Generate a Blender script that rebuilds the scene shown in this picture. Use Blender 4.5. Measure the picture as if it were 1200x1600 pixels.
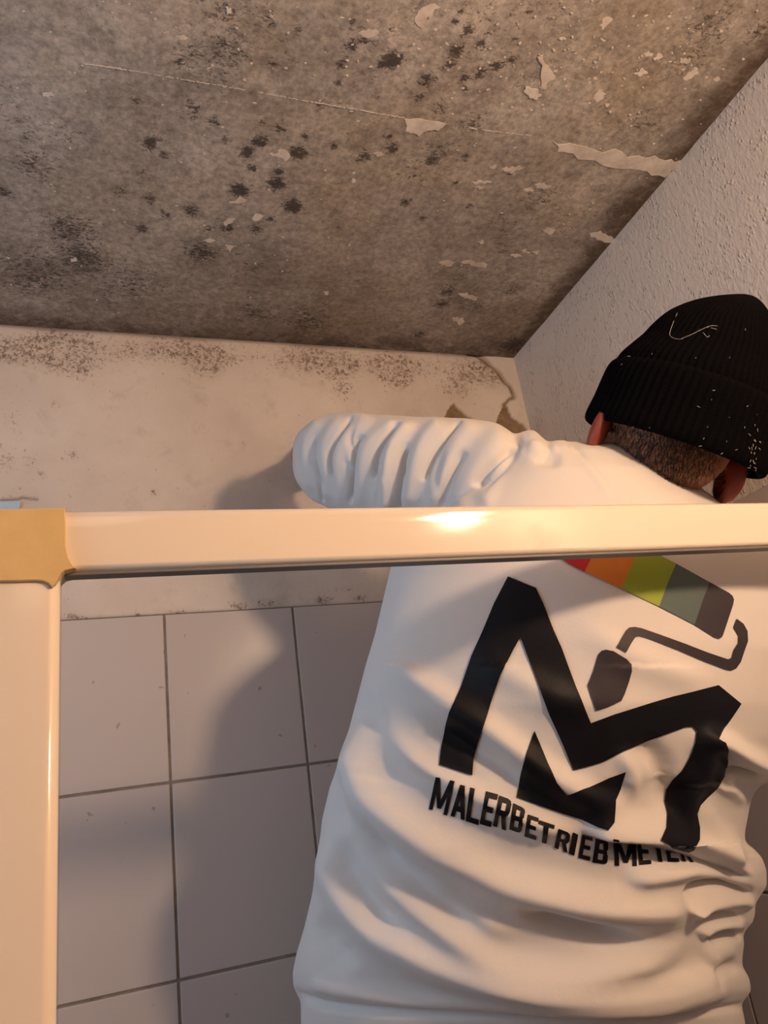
import bpy, bmesh, math, random
import numpy as np
from mathutils import Vector, Matrix, noise
from mathutils.bvhtree import BVHTree
from mathutils.geometry import delaunay_2d_cdt

for o in list(bpy.data.objects): bpy.data.objects.remove(o)
C = bpy.context.scene.collection
SC = bpy.context.scene
rnd = random.Random(7)
nrng = np.random.default_rng(3)

# ---------------------------------------------------------------- camera
Z0 = 1.55                                  # height of the lens above the floor
F = 1171.406
R = np.array([[0.9389221447475052, -0.31462761959664837, -0.139408274825032],
              [-0.013771643354470717, 0.37042616608885354, -0.9287598168073543],
              [0.34385396310361493, 0.8739530401936135, 0.34346839096819076]])
cam_d = bpy.data.cameras.new('camera'); cam = bpy.data.objects.new('camera', cam_d); C.objects.link(cam)
cam_d.sensor_fit = 'VERTICAL'; cam_d.sensor_height = 36; cam_d.lens = F / 1600 * 36
cam_d.clip_start = 0.01
cam.matrix_world = Matrix(((R[0][0], -R[1][0], -R[2][0], 0), (R[0][1], -R[1][1], -R[2][1], 0),
                           (R[0][2], -R[1][2], -R[2][2], Z0), (0, 0, 0, 1)))
SC.camera = cam
# ---------------------------------------------------------------- world, lights, exposure
SC.view_settings.view_transform = 'Standard'; SC.view_settings.look = 'None'
SC.view_settings.gamma = 1; SC.view_settings.use_curve_mapping = False
SC.view_settings.exposure = 0.0
W = bpy.data.worlds.new('sky'); SC.world = W; W.use_nodes = True
W.node_tree.nodes['Background'].inputs[0].default_value = (0.45, 0.62, 0.85, 1)
W.node_tree.nodes['Background'].inputs[1].default_value = 1.0

def light(name, kind, loc, power, col, **k):
    d = bpy.data.lights.new(name, kind); d.energy = power; d.color = col
    for a, v in k.items(): setattr(d, a, v)
    o = bpy.data.objects.new(name, d); o.location = loc; C.objects.link(o); return o
LAMP = (0.615, -0.25, Z0 + 0.40)
light('wall_lamp_light', 'POINT', LAMP, 25.5, (1.0, 0.655, 0.415), shadow_soft_size=0.047)
FILL_LAMP = (-0.20, -0.65, Z0 + 0.62)
light('fill_light', 'POINT', FILL_LAMP, 1.6, (1.0, 0.66, 0.42), shadow_soft_size=0.13)  # weak warm fill, added to lift the areas the wall lamp misses
wl = light('window_light', 'AREA', (-0.79, 0.45, Z0 + 0.22), 3.9, (0.46, 0.72, 1.0), shape='RECTANGLE', size=0.75, size_y=0.8)
wl.rotation_euler = (0, math.radians(-90), 0)

# ---------------------------------------------------------------- helpers
def rayw(x, y):
    r = R.T @ np.array([(x - 600) / F, (y - 800) / F, 1.0]); return r
def P(x, y, D):                            # picture sight line and depth -> a real point
    v = rayw(x, y) * D; return Vector((v[0], v[1], v[2] + Z0))
def Pn(x, y, D):
    x = np.asarray(x, float); y = np.asarray(y, float); D = np.asarray(D, float)
    c = np.stack([(x - 600) / F * D, (y - 800) / F * D, D * np.ones_like(x)], -1)
    w = c @ R; w[..., 2] += Z0; return w
def proj(co):
    w = np.array(co, float); w = w - np.array([0, 0, Z0]); c = w @ R.T
    return 600 + F * c[..., 0] / c[..., 2], 800 + F * c[..., 1] / c[..., 2], c[..., 2]
YB, XR, ZC = 1.17, 0.801, 0.803
def on_back(x, y, d=0.0):
    r = rayw(x, y); r = r * ((YB - d) / r[1]); return Vector((r[0], r[1], r[2] + Z0))
def on_ceil(x, y, d=0.0):
    r = rayw(x, y); r = r * ((ZC - d) / r[2]); return Vector((r[0], r[1], r[2] + Z0))
def on_y(x, y, Y):
    r = rayw(x, y); r = r * (Y / r[1]); return Vector((r[0], r[1], r[2] + Z0))

def link(name, me, m=None, parent=None, smooth=True):
    o = bpy.data.objects.new(name, me); C.objects.link(o)
    if m is not None: me.materials.clear(); me.materials.append(m)
    if smooth: me.polygons.foreach_set('use_smooth', [True] * len(me.polygons))
    if parent is not None:
        o.parent = parent; o.matrix_parent_inverse = Matrix.Translation(-Vector(parent_origin(parent)))
    return o
def parent_origin(p):
    return Vector(p.location) if p.type == 'EMPTY' else Vector((0, 0, 0))
def mesh(name, vs, fs, m=None, parent=None, smooth=True):
    me = bpy.data.meshes.new(name); me.from_pydata([tuple(v) for v in vs], [], fs); me.update()
    return link(name, me, m, parent, smooth)
def thing(name, label, cat, loc=(0, 0, 0), group=None):
    o = bpy.data.objects.new(name, None); C.objects.link(o); o.location = loc
    o['label'] = label; o['category'] = cat
    if group: o['group'] = group
    return o
def tag(o, label, cat, group=None):
    o['label'] = label; o['category'] = cat
    if group: o['group'] = group
def box_bm(bm, a, b, bev=0.0, seg=2):
    r = bmesh.ops.create_cube(bm, size=1)
    vs = r['verts']
    for v in vs:
        v.co = Vector([a[i] + (b[i] - a[i]) * (v.co[i] + .5) for i in range(3)])
    if bev > 0:
        es = list({e for v in vs for e in v.link_edges})
        bmesh.ops.bevel(bm, geom=es, offset=bev, segments=seg, profile=.5, affect='EDGES')
def box(name, a, b, m, parent=None, bev=0.0, seg=2, smooth=False):
    bm = bmesh.new(); box_bm(bm, a, b, bev, seg); me = bpy.data.meshes.new(name); bm.to_mesh(me); bm.free()
    return link(name, me, m, parent, smooth)
def struct(o): o['kind'] = 'structure'; return o

# ---------------------------------------------------------------- materials
def mat(name, col=(.8, .8, .8), rough=.6, **k):
    m = bpy.data.materials.new(name); m.use_nodes = True
    b = m.node_tree.nodes['Principled BSDF']
    b.inputs['Base Color'].default_value = (*col, 1); b.inputs['Roughness'].default_value = rough
    for a, v in k.items(): b.inputs[a].default_value = v
    return m
class NT:
    def __init__(s, m): s.t = m.node_tree; s.b = s.t.nodes['Principled BSDF']; s.tc = s.t.nodes.new('ShaderNodeTexCoord')
    def n(s, typ, **k):
        n = s.t.nodes.new('ShaderNode' + typ)
        for a, v in k.items():
            if a.startswith('_'): setattr(n, a[1:], v)
            else: n.inputs[a.replace('__', ' ')].default_value = v
        return n
    def l(s, a, b): s.t.links.new(a, b)
    def noise(s, scale, detail=5, rough=.6, vec=None, dist=0):
        n = s.n('TexNoise', Scale=scale, Detail=detail, Roughness=rough, Distortion=dist)
        s.l(vec if vec is not None else s.tc.outputs['Object'], n.inputs['Vector']); return n.outputs['Fac']
    def ramp(s, f, stops):
        r = s.n('ValToRGB'); e = r.color_ramp.elements
        while len(e) < len(stops): e.new(.5)
        for i, (p, c) in enumerate(stops): e[i].position = p; e[i].color = (*c, 1) if isinstance(c, tuple) else (c, c, c, 1)
        s.l(f, r.inputs[0]); return r.outputs[0]
    def mix(s, f, a, b, typ='MIX'):
        n = s.n('Mix', _data_type='RGBA', _blend_type=typ)
        for i, v in ((0, f), (6, a), (7, b)):
            if isinstance(v, tuple): n.inputs[i].default_value = (*v, 1)
            elif isinstance(v, (int, float)): n.inputs[i].default_value = v
            else: s.l(v, n.inputs[i])
        return n.outputs[2]
    def math(s, op, a, b=0.0, clamp=False):
        n = s.n('Math', _operation=op, _use_clamp=clamp)
        for i, v in ((0, a), (1, b)):
            if isinstance(v, (int, float)): n.inputs[i].default_value = v
            else: s.l(v, n.inputs[i])
        return n.outputs[0]
    def attr(s, name):
        n = s.n('Attribute'); n.attribute_name = name; return n.outputs['Fac']
    def bump(s, h, strength=.3, dist=.002, prev=None):
        n = s.n('Bump', Strength=strength, Distance=dist); s.l(h, n.inputs['Height'])
        if prev is not None: s.l(prev, n.inputs['Normal'])
        s.l(n.outputs[0], s.b.inputs['Normal']); return n.outputs[0]
    def color(s, c): s.l(c, s.b.inputs['Base Color'])

# concrete ceiling: scraped slab, brown bloom, speckled mould where the 'mold' attribute says
m_ceil = mat('scraped_concrete', rough=.95); t = NT(m_ceil)
base = t.ramp(t.noise(7, 8, .62), [(.32, (.31, .27, .23)), (.50, (.43, .38, .325)), (.68, (.56, .50, .43))])
och = t.ramp(t.noise(4.2, 4, .55), [(.50, 0.0), (.68, 1.0)])
base = t.mix(t.math('MULTIPLY', och, .35), base, (.40, .29, .15))
fine = t.ramp(t.noise(120, 6, .7), [(.30, (.55, .55, .55)), (.70, (1.32, 1.32, 1.32))])
base = t.mix(1.0, base, fine, 'MULTIPLY')
st = t.ramp(t.noise(55, 5, .7, dist=.4), [(.42, 1.0), (.62, 0.0)])
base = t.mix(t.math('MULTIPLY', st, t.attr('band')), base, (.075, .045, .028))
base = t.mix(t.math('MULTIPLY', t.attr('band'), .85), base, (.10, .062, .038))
an = t.n('Mapping'); an.inputs['Scale'].default_value = (.55, 1, 1); t.l(t.tc.outputs['Object'], an.inputs['Vector'])
mo = t.ramp(t.noise(34, 7, .72, vec=an.outputs[0], dist=.6), [(.50, 0.0), (.72, 1.0)])
base = t.mix(t.math('MULTIPLY', mo, .60), base, (.13, .095, .075))
li = t.ramp(t.noise(46, 6, .7, vec=an.outputs[0], dist=.3), [(.55, 0.0), (.75, 1.0)])
base = t.mix(t.math('MULTIPLY', li, .30), base, (.58, .52, .45))
ms = t.noise(210, 5, .8, vec=an.outputs[0], dist=1.0)
mm = t.math('MULTIPLY', t.math('SUBTRACT', t.math('ADD', t.math('MULTIPLY', t.attr('mold'), .31), ms), .61), 9, True)
base = t.mix(t.math('MULTIPLY', mm, .88), base, (.036, .027, .022))
wf = t.ramp(t.noise(90, 3, .6), [(.735, 0.0), (.76, 1.0)])
base = t.mix(t.math('MULTIPLY', wf, .7), base, (.62, .56, .48))
t.color(base)
nb = t.bump(t.noise(40, 6, .7), .45, .004); t.bump(t.noise(260, 3, .6), .35, .0012, nb)

# plaster band of the back wall
m_plas = mat('old_plaster', rough=.9); t = NT(m_plas)
base = t.ramp(t.noise(5.5, 6, .6), [(.30, (.66, .565, .48)), (.70, (.80, .71, .615))])
gs = t.ramp(t.noise(17, 6, .65, dist=.3), [(.56, 0.0), (.72, 1.0)])
base = t.mix(t.math('MULTIPLY', gs, .30), base, (.38, .32, .25))
ms = t.noise(150, 6, .78, dist=.7)
mm = t.math('MULTIPLY', t.math('SUBTRACT', t.math('ADD', t.math('MULTIPLY', t.attr('mold'), .17), ms), .635), 8, True)
base = t.mix(t.math('MULTIPLY', t.attr('mold'), .16), base, (.42, .27, .17))
base = t.mix(t.math('MULTIPLY', mm, .85), base, (.14, .075, .042))
fs = t.ramp(t.noise(60, 3, .5), [(.715, 0.0), (.75, 1.0)])
base = t.mix(t.math('MULTIPLY', fs, .45), base, (.26, .18, .12))
base = t.mix(t.attr('chip'), base, t.ramp(t.noise(60, 5, .6), [(.3, (.20, .13, .07)), (.7, (.36, .25, .15))]))
base = t.mix(t.math('MULTIPLY', t.attr('band'), .75), base, (.09, .055, .035))
t.color(base)
nb = t.bump(t.noise(18, 5, .6), .25, .004); t.bump(t.noise(220, 4, .6), .25, .001, nb)

# woodchip wallpaper
m_chip = mat('woodchip_wallpaper', (.66, .575, .50), rough=.85); t = NT(m_chip)
t.color(t.ramp(t.noise(3, 4), [(.3, (.72, .64, .56)), (.7, (.80, .72, .64))]))
mp = t.n('Mapping'); mp.inputs['Scale'].default_value = (1, 1, .62); t.l(t.tc.outputs['Object'], mp.inputs['Vector'])
v = t.n('TexVoronoi', Scale=200); v.feature = 'SMOOTH_F1'; v.inputs['Smoothness'].default_value = .5; t.l(mp.outputs[0], v.inputs['Vector'])
ch = t.ramp(v.outputs['Distance'], [(.12, 1.0), (.42, 0.0)])
gate = t.ramp(t.noise(58, 3, .6, vec=mp.outputs[0]), [(.47, 0.0), (.60, 1.0)])
nb = t.bump(t.math('MULTIPLY', ch, gate), .8, .0028); t.bump(t.noise(140, 5, .65, vec=mp.outputs[0]), .8, .0030, nb)

m_white = mat('painted_wall', (.36, .32, .29), rough=.85)
m_tile = mat('glazed_tile', (.50, .455, .435), rough=.27); t = NT(m_tile)
oi = t.n('ObjectInfo')
b_ = t.mix(oi.outputs['Random'], (.56, .50, .475), (.60, .54, .51))
va = t.n('VectorMath', _operation='ADD'); t.l(t.tc.outputs['Object'], va.inputs[0]); vm = t.n('VectorMath', _operation='SCALE'); vm.inputs[0].default_value = (7, 3, 5); t.l(oi.outputs['Random'], vm.inputs['Scale']); t.l(vm.outputs[0], va.inputs[1])
ds = t.ramp(t.noise(60, 2, .4, vec=va.outputs[0]), [(.755, 0.0), (.775, 1.0)])
b_ = t.mix(t.math('MULTIPLY', ds, .5), b_, (.22, .17, .14)); t.color(b_)
t.bump(t.noise(14, 2, .5), .05, .002)
m_grout = mat('grout', (.135, .105, .085), rough=.9); t = NT(m_grout)
t.color(t.ramp(t.noise(40, 4), [(.3, (.20, .155, .12)), (.7, (.32, .26, .21))]))
m_frame = mat('white_lacquered_aluminium', (.80, .70, .58), rough=.09); t = NT(m_frame)
t.bump(t.noise(9, 2, .4), .03, .001)
m_cap = mat('yellowed_plastic', (.66, .47, .20), rough=.42); t = NT(m_cap)
t.color(t.ramp(t.noise(30, 4), [(.3, (.60, .42, .18)), (.7, (.70, .50, .23))])); t.bump(t.noise(60, 4), .15, .001)
m_underside = mat('grey_underside', (.16, .15, .15), rough=.5)
m_blue = mat('pale_blue_plastic', (.48, .68, .82), rough=.5)
m_flake = mat('old_paint_flake', (.72, .66, .57), rough=.8); t = NT(m_flake)
t.color(t.ramp(t.noise(35, 5, .7), [(.3, (.52, .44, .36)), (.62, (.78, .70, .61))])); t.bump(t.noise(120, 4), .4, .001)
m_fab = mat('white_sweatshirt_fleece', (.745, .71, .675), rough=.92, **{'Sheen Weight': .15, 'Sheen Roughness': .5}); t = NT(m_fab)
nb = t.bump(t.noise(320, 3, .6), .18, .0008)
m_print = mat('black_print', (.005, .005, .008), rough=.55, **{'Specular IOR Level': .22}); t = NT(m_print); t.bump(t.noise(500, 2, .6), .25, .0006)
def pm(n, c): return mat(n, c, rough=.6)
m_red, m_or, m_gr, m_te, m_dk = pm('red_print', (.55, .008, .012)), pm('orange_print', (.68, .20, .02)), pm('lime_print', (.30, .38, .02)), pm('slate_green_print', (.085, .125, .115)), pm('charcoal_print', (.030, .023, .030))
m_knit = mat('black_knit', (.0035, .003, .0035), rough=1.0, **{'Specular IOR Level': .04}); t = NT(m_knit)
t.bump(t.noise(420, 3, .7), .8, .002)
m_lint = mat('white_lint', (.40, .38, .36), rough=.9)
m_skin = mat('skin', (.50, .235, .14), rough=.55, **{'Subsurface Weight': .15, 'Subsurface Scale': .006}); t = NT(m_skin)
t.color(t.ramp(t.noise(30, 5), [(.3, (.34, .13, .055)), (.7, (.46, .20, .10))])); t.bump(t.noise(200, 4), .2, .001)
m_ear = mat('reddened_skin', (.27, .055, .035), rough=.5, **{'Subsurface Weight': .2, 'Subsurface Scale': .006})
m_hair = mat('dark_brown_hair', (.030, .017, .010), rough=.6)
m_trou = mat('grey_work_trousers', (.10, .10, .11), rough=.95)
m_shoe = mat('black_shoe', (.02, .02, .02), rough=.6)
m_floor = mat('floor_tile', (.30, .28, .26), rough=.4)
m_metal = mat('lamp_metal', (.6, .6, .6), rough=.3, Metallic=1.0)
m_wood = mat('white_window_frame', (.75, .74, .72), rough=.4)
m_glass = mat('window_glass', (1, 1, 1), rough=.02, **{'Transmission Weight': 1.0, 'IOR': 1.01})

# ---------------------------------------------------------------- the room
FX0, FX1, FY0 = -0.85, XR, -1.5
struct(box('floor', (FX0 - .1, FY0 - .1, -.1), (FX1 + .1, YB + .12, 0), m_floor))
zc = Z0 + ZC

def grid_attr(name, us, vs, fn, m, attrs, parent=None, flip=False):
    """dense grid; fn(U,V)->xyz ; attrs {name: array like U}"""
    U, V = np.meshgrid(us, vs, indexing='ij'); co = fn(U, V).reshape(-1, 3)
    nu, nv = U.shape; idx = np.arange(nu * nv).reshape(nu, nv)
    q = np.stack([idx[:-1, :-1], idx[1:, :-1], idx[1:, 1:], idx[:-1, 1:]], -1).reshape(-1, 4)
    if flip: q = q[:, ::-1]
    me = bpy.data.meshes.new(name); me.vertices.add(len(co)); me.vertices.foreach_set('co', co.ravel())
    me.loops.add(q.size); me.loops.foreach_set('vertex_index', q.ravel())
    me.polygons.add(len(q)); me.polygons.foreach_set('loop_start', np.arange(0, q.size, 4)); me.polygons.foreach_set('loop_total', np.full(len(q), 4))
    me.update(calc_edges=True)
    for an, arr in attrs.items():
        a = me.attributes.new(an, 'FLOAT', 'POINT'); a.data.foreach_set('value', np.clip(arr, 0, 1).ravel().astype(np.float32))
    return link(name, me, m, parent)

def seg_dist(px, py, pts):
    """distance to a polyline, signed side, position along it (0..1)"""
    best = np.full(px.shape, 1e9); side = np.zeros(px.shape); tt = np.zeros(px.shape)
    L = [0]
    for a, b in zip(pts[:-1], pts[1:]): L.append(L[-1] + math.dist(a, b))
    for i, (a, b) in enumerate(zip(pts[:-1], pts[1:])):
        dx, dy = b[0] - a[0], b[1] - a[1]; l2 = dx * dx + dy * dy
        s = ((px - a[0]) * dx + (py - a[1]) * dy) / l2
        sc = np.clip(s, 0, 1); ex = px - a[0] - sc * dx; ey = py - a[1] - sc * dy
        d = np.hypot(ex, ey); k = d < best
        best = np.where(k, d, best); side = np.where(k, np.sign(dx * (py - a[1]) - dy * (px - a[0])), side)
        tt = np.where(k, (L[i] + sc * (L[i + 1] - L[i])) / L[-1], tt)
    return best, side, tt
def smooth_poly(pts, n=6):
    p = [np.array(a, float) for a in pts]; p = [2 * p[0] - p[1]] + p + [2 * p[-1] - p[-2]]; out = []
    for i in range(1, len(p) - 2):
        for k in range(n):
            t_ = k / n; a, b, c, d = p[i - 1], p[i], p[i + 1], p[i + 2]
            out.append(tuple(.5 * ((2 * b) + (c - a) * t_ + (2 * a - 5 * b + 4 * c - d) * t_ ** 2 + (3 * b - 3 * c + d - a) * t_ ** 3)))
    out.append(tuple(p[-2])); return out
def inside(px, py, poly):
    r = np.zeros(px.shape, bool); n = len(poly)
    for i in range(n):
        x1, y1 = poly[i]; x2, y2 = poly[(i + 1) % n]
        if y1 == y2: continue
        c = ((y1 > py) != (y2 > py)) & (px < (x2 - x1) * (py - y1) / (y2 - y1) + x1); r ^= c
    return r

# mould patches on the ceiling, as spots of the slab (metres), read off the photograph
MOLD = [(355, 80, 40, .55), (300, 85, 40, .42), (330, 110, 40, .4), (280, 95, 12, .8), (355, 20, 30, .5), (420, 30, 16, .6), (405, 220, 14, 1.1), (385, 238, 14, 1.1), (393, 262, 9, .9), (465, 238, 14, 1.1),
        (437, 200, 12, .8), (410, 190, 9, .7), (478, 215, 8, .8), (570, 244, 11, 1.0), (520, 228, 8, .9), (432, 287, 14, 1.2), (435, 268, 10, .9), (375, 297, 15, 1.2), (458, 322, 16, 1.2),
        (236, 224, 15, 1.0), (256, 243, 8, .9), (235, 310, 12, .7), (225, 270, 12, .5), (190, 298, 10, .6), (260, 335, 12, .8), (298, 330, 14, .8), (355, 355, 12, 1.0), (325, 357, 9, .9), (400, 357, 12, .8), (422, 342, 8, .8), (222, 357, 11, .9),
        (300, 170, 20, .6), (335, 190, 14, .7), (352, 218, 9, .7), (210, 155, 12, .6), (100, 210, 40, .35), (55, 258, 40, .5), (5, 300, 14, .8), (110, 360, 45, .62), (130, 405, 45, .7), (60, 430, 70, .5), (40, 205, 40, .35), (315, 395, 26, .75),
        (200, 440, 60, .45), (480, 500, 40, .5), (400, 490, 30, .5), (550, 70, 13, .9), (572, 62, 8, 1.0), (533, 100, 8, 1.0), (527, 130, 7, 1.0), (550, 35, 6, 1.0), (465, 48, 8, .7), (425, 100, 10, .7), (500, 165, 10, .6),
        (613, 93, 17, 1.3), (597, 100, 9, 1.1), (712, 80, 14, 1.0), (704, 100, 10, 1.0), (752, 68, 9, 1.1), (730, 46, 9, 1.2), (710, 32, 7, 1.2), (719, 17, 5, 1), (828, 18, 5, 1), (667, 125, 14, .9), (655, 152, 10, .8), (750, 113, 12, .9), (775, 104, 12, .9), (726, 122, 8, 1), (728, 138, 6, 1), (800, 95, 9, .9), (803, 62, 6, .9),
        (612, 232, 12, .9), (608, 215, 8, .8), (675, 250, 14, .85), (728, 246, 8, .9), (634, 316, 10, .9), (660, 340, 8, .8), (712, 285, 4, 1.2), (733, 322, 5, 1), (690, 170, 16, .6), (740, 190, 30, .4), (690, 230, 30, .4), (650, 270, 30, .35),
        (700, 455, 12, .8), (690, 475, 12, .7), (745, 480, 10, .6), (800, 455, 12, .6), (655, 522, 10, .7), (580, 150, 14, .4), (600, 60, 90, .22), (760, 60, 80, .25), (1110, 45, 45, .45), (1080, 90, 40, .4), (1000, 190, 40, .35), (840, 310, 40, .35), (800, 540, 20, .8), (1185, 50, 20, .6)]
def px_per_m_blobs(X, Y, lst):
    out = np.zeros(X.shape)
    for x, y, r, a in lst:
        c = on_ceil(x, y); e = on_ceil(x + r, y); rr = (e - c).length; c2 = on_ceil(x, y + r); ry = (c2 - c).length
        out = np.maximum(out, a * np.exp(-((X - c.x) ** 2 + (Y - c.y) ** 2) / (1.0 * rr * max(rr, ry * .8))))
    return out
us = np.arange(-.36, XR + .0001, .0043); us = np.append(us, XR); vs = np.linspace(.20, YB, 232)
U, V = np.meshgrid(us, vs, indexing='ij')
mold = px_per_m_blobs(U, V, MOLD)
vn = np.vectorize(lambda a, b, s: noise.noise(Vector((a * s, b * s, 1.7))))
n1 = vn(U, V, 9.0); n2 = vn(U, V, 28.0)
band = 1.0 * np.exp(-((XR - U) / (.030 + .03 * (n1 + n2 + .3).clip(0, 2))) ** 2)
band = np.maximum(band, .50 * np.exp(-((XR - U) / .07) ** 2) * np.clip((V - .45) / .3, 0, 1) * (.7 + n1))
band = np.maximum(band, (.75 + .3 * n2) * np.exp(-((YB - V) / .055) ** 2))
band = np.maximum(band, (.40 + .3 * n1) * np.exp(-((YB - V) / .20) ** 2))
mold = np.maximum(mold, .35 * np.clip((n1 + n2 * .6), 0, 1))
def cf(U, V):
    z = np.full(U.shape, zc) + .0012 * n1 + .0007 * n2
    z[:, -1] = zc; z[-1, :] = zc; z[0, :] = zc; z[:, 0] = zc
    return np.stack([U, V, z], -1)
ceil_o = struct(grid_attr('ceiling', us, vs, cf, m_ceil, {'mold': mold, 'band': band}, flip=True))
# the rest of the slab, out of view, and its body above
bm = bmesh.new()
for a, b in (((FX0 - .1, FY0 - .1, zc), (FX1 + .1, .20, zc + .15)), ((FX0 - .1, .20, zc), (-.36, YB + .12, zc + .15)), ((XR, .20, zc), (FX1 + .1, YB + .12, zc + .15)), ((-.36, .20, zc + .004), (XR, YB + .12, zc + .15))):
    box_bm(bm, a, b)
me = bpy.data.meshes.new('slab'); bm.to_mesh(me); bm.free(); struct(link('slab', me, m_ceil, ceil_o, False))

# --- paint flakes left on the slab: thin chips of their own
def flake_mesh(pts_xy, th=.0012, jag=.12, seed=0):
    rr = random.Random(seed); out = []
    n = len(pts_xy)
    for i in range(n):
        a = Vector(pts_xy[i]); b = Vector(pts_xy[(i + 1) % n]); d = b - a; nn = Vector((-d.y, d.x))
        k = 3 if n > 6 else 4
        for j in range(k): out.append(a + d * (j / k) + nn * rr.uniform(-jag, jag) * (1 if j else .4))
    m_ = len(out); vs_ = [(p.x, p.y, 0) for p in out] + [(p.x, p.y, -th) for p in out]
    fs_ = [tuple(range(m_, 2 * m_))[::-1]] + [(i, (i + 1) % m_, m_ + (i + 1) % m_, m_ + i) for i in range(m_)]
    return vs_, fs_
def ceil_poly(pts): return [(on_ceil(x, y).x, on_ceil(x, y).y) for x, y in pts]
FL_POLY = [
    [(632, 184), (655, 186), (697, 193), (684, 204), (668, 203), (655, 212), (640, 208), (633, 203)],
    [(864, 222), (890, 224), (930, 233), (970, 239), (1010, 246), (1040, 250), (1064, 250), (1056, 262), (1040, 276), (1012, 266), (975, 262), (930, 250), (895, 240), (872, 236)],
    [(840, 88), (848, 86), (853, 100), (864, 112), (867, 122), (856, 128), (853, 140), (847, 136), (846, 110)],
    [(821, 134), (832, 138), (846, 147), (838, 156), (826, 150), (819, 144)],
    [(648, 30), (655, 18), (672, 5), (690, 0), (694, 6), (680, 14), (676, 26), (668, 26), (662, 44), (652, 40)],
    [(600, 22), (608, 36), (620, 40), (622, 47), (606, 45), (598, 34)], [(600, 50), (612, 60), (623, 74), (616, 72), (600, 58)],
    [(928, 119), (936, 150 - 12), (943, 145), (941, 156), (930, 159), (926, 150)],
    [(936, 40), (946, 26), (960, 32), (962, 44), (950, 46), (946, 64), (938, 60), (944, 48)],
    [(966, 34), (976, 24), (989, 22), (986, 32), (972, 36)], [(1066, 122), (1078, 112), (1088, 104), (1092, 112), (1080, 122), (1072, 126)],
    [(357, 315), (370, 312), (374, 306), (384, 311), (399, 316), (392, 320), (372, 318)], [(393, 340), (400, 334), (414, 336), (406, 343), (398, 346)],
    [(348, 348), (355, 342), (367, 341), (362, 348), (353, 353)], [(352, 382), (370, 383), (362, 388), (360, 393), (355, 388)],
    [(420, 239), (432, 240), (438, 232), (446, 234), (454, 244), (446, 252), (438, 246), (428, 244)], [(316, 376), (328, 372), (337, 375), (328, 379)],
    [(200, 392), (212, 388), (218, 392), (208, 396)], [(236, 382), (248, 382), (244, 388), (239, 391)], [(254, 389), (268, 388), (262, 394), (257, 396)],
    [(66, 144), (80, 142), (86, 148), (76, 151), (67, 150)], [(275, 56), (288, 55), (294, 59), (284, 62)], [(352, 10), (360, 12), (362, 20), (354, 22)],
    [(110, 404), (119, 402), (120, 407), (112, 409)], [(782, 262), (800, 260), (822, 261), (812, 266), (798, 270), (788, 267)], [(763, 258), (776, 258), (774, 263), (765, 263)],
    [(836, 288), (850, 286), (862, 292), (852, 296), (840, 294)], [(736, 283), (752, 282), (768, 284), (756, 287), (740, 286)], [(848, 360), (856, 355), (868, 360), (860, 366), (851, 364)],
    [(748, 378), (754, 374), (757, 379), (752, 382)], [(685, 410), (698, 406), (711, 409), (706, 415), (690, 414)], [(720, 410), (728, 406), (738, 408), (762, 413), (758, 418), (742, 416), (734, 412)],
    [(798, 398), (808, 396), (816, 400), (806, 402)], [(814, 391), (822, 389), (828, 396), (818, 394)], [(832, 393), (843, 390), (840, 397)],
    [(716, 458), (730, 457), (748, 464), (742, 470), (730, 466), (720, 462)], [(702, 494), (716, 494), (727, 502), (718, 508), (708, 501)], [(612, 493), (624, 495), (620, 499)],
    [(922, 364), (938, 361), (950, 368), (962, 376), (956, 382), (944, 378), (934, 374)], [(545, 380), (549, 384), (551, 391), (546, 392)], [(549, 282), (553, 277), (556, 284), (551, 286)],
    [(560, 52), (575, 44), (596, 48), (588, 56), (570, 58)], [(1005, 84), (1014, 78), (1020, 86), (1010, 88)], [(1024, 90), (1030, 80), (1036, 88), (1028, 94)], [(990, 114), (1004, 110), (1012, 114), (1000, 119)],
    [(1114, 124), (1122, 120), (1125, 125), (1117, 128)], [(912, 163), (918, 160), (920, 165)], [(944, 162), (952, 162), (949, 167)], [(842, 137), (850, 132), (850, 142)], [(676, 44), (690, 46), (698, 52), (688, 53)],
    [(505, 456), (514, 455), (511, 461)], [(584, 239), (596, 236), (600, 242), (590, 245)], [(1062, 96), (1070, 90), (1080, 92), (1076, 98)], [(976, 46), (984, 42), (986, 47)],
    [(700, 0), (712, 2), (708, 8)], [(790, 272), (806, 270), (802, 274)], [(816, 296), (830, 292), (834, 298), (824, 300)], [(742, 292), (756, 292), (752, 296)], [(10, 402), (16, 401), (14, 405)]]
for i, p in enumerate(FL_POLY):
    vs_, fs_ = flake_mesh(ceil_poly(p), .0010 if i < 4 else .0005, .16, i)
    vs_ = [(x, y, z + zc) for x, y, z in vs_]
    mesh('paint_flake', vs_, fs_, m_flake, ceil_o, False)
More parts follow.
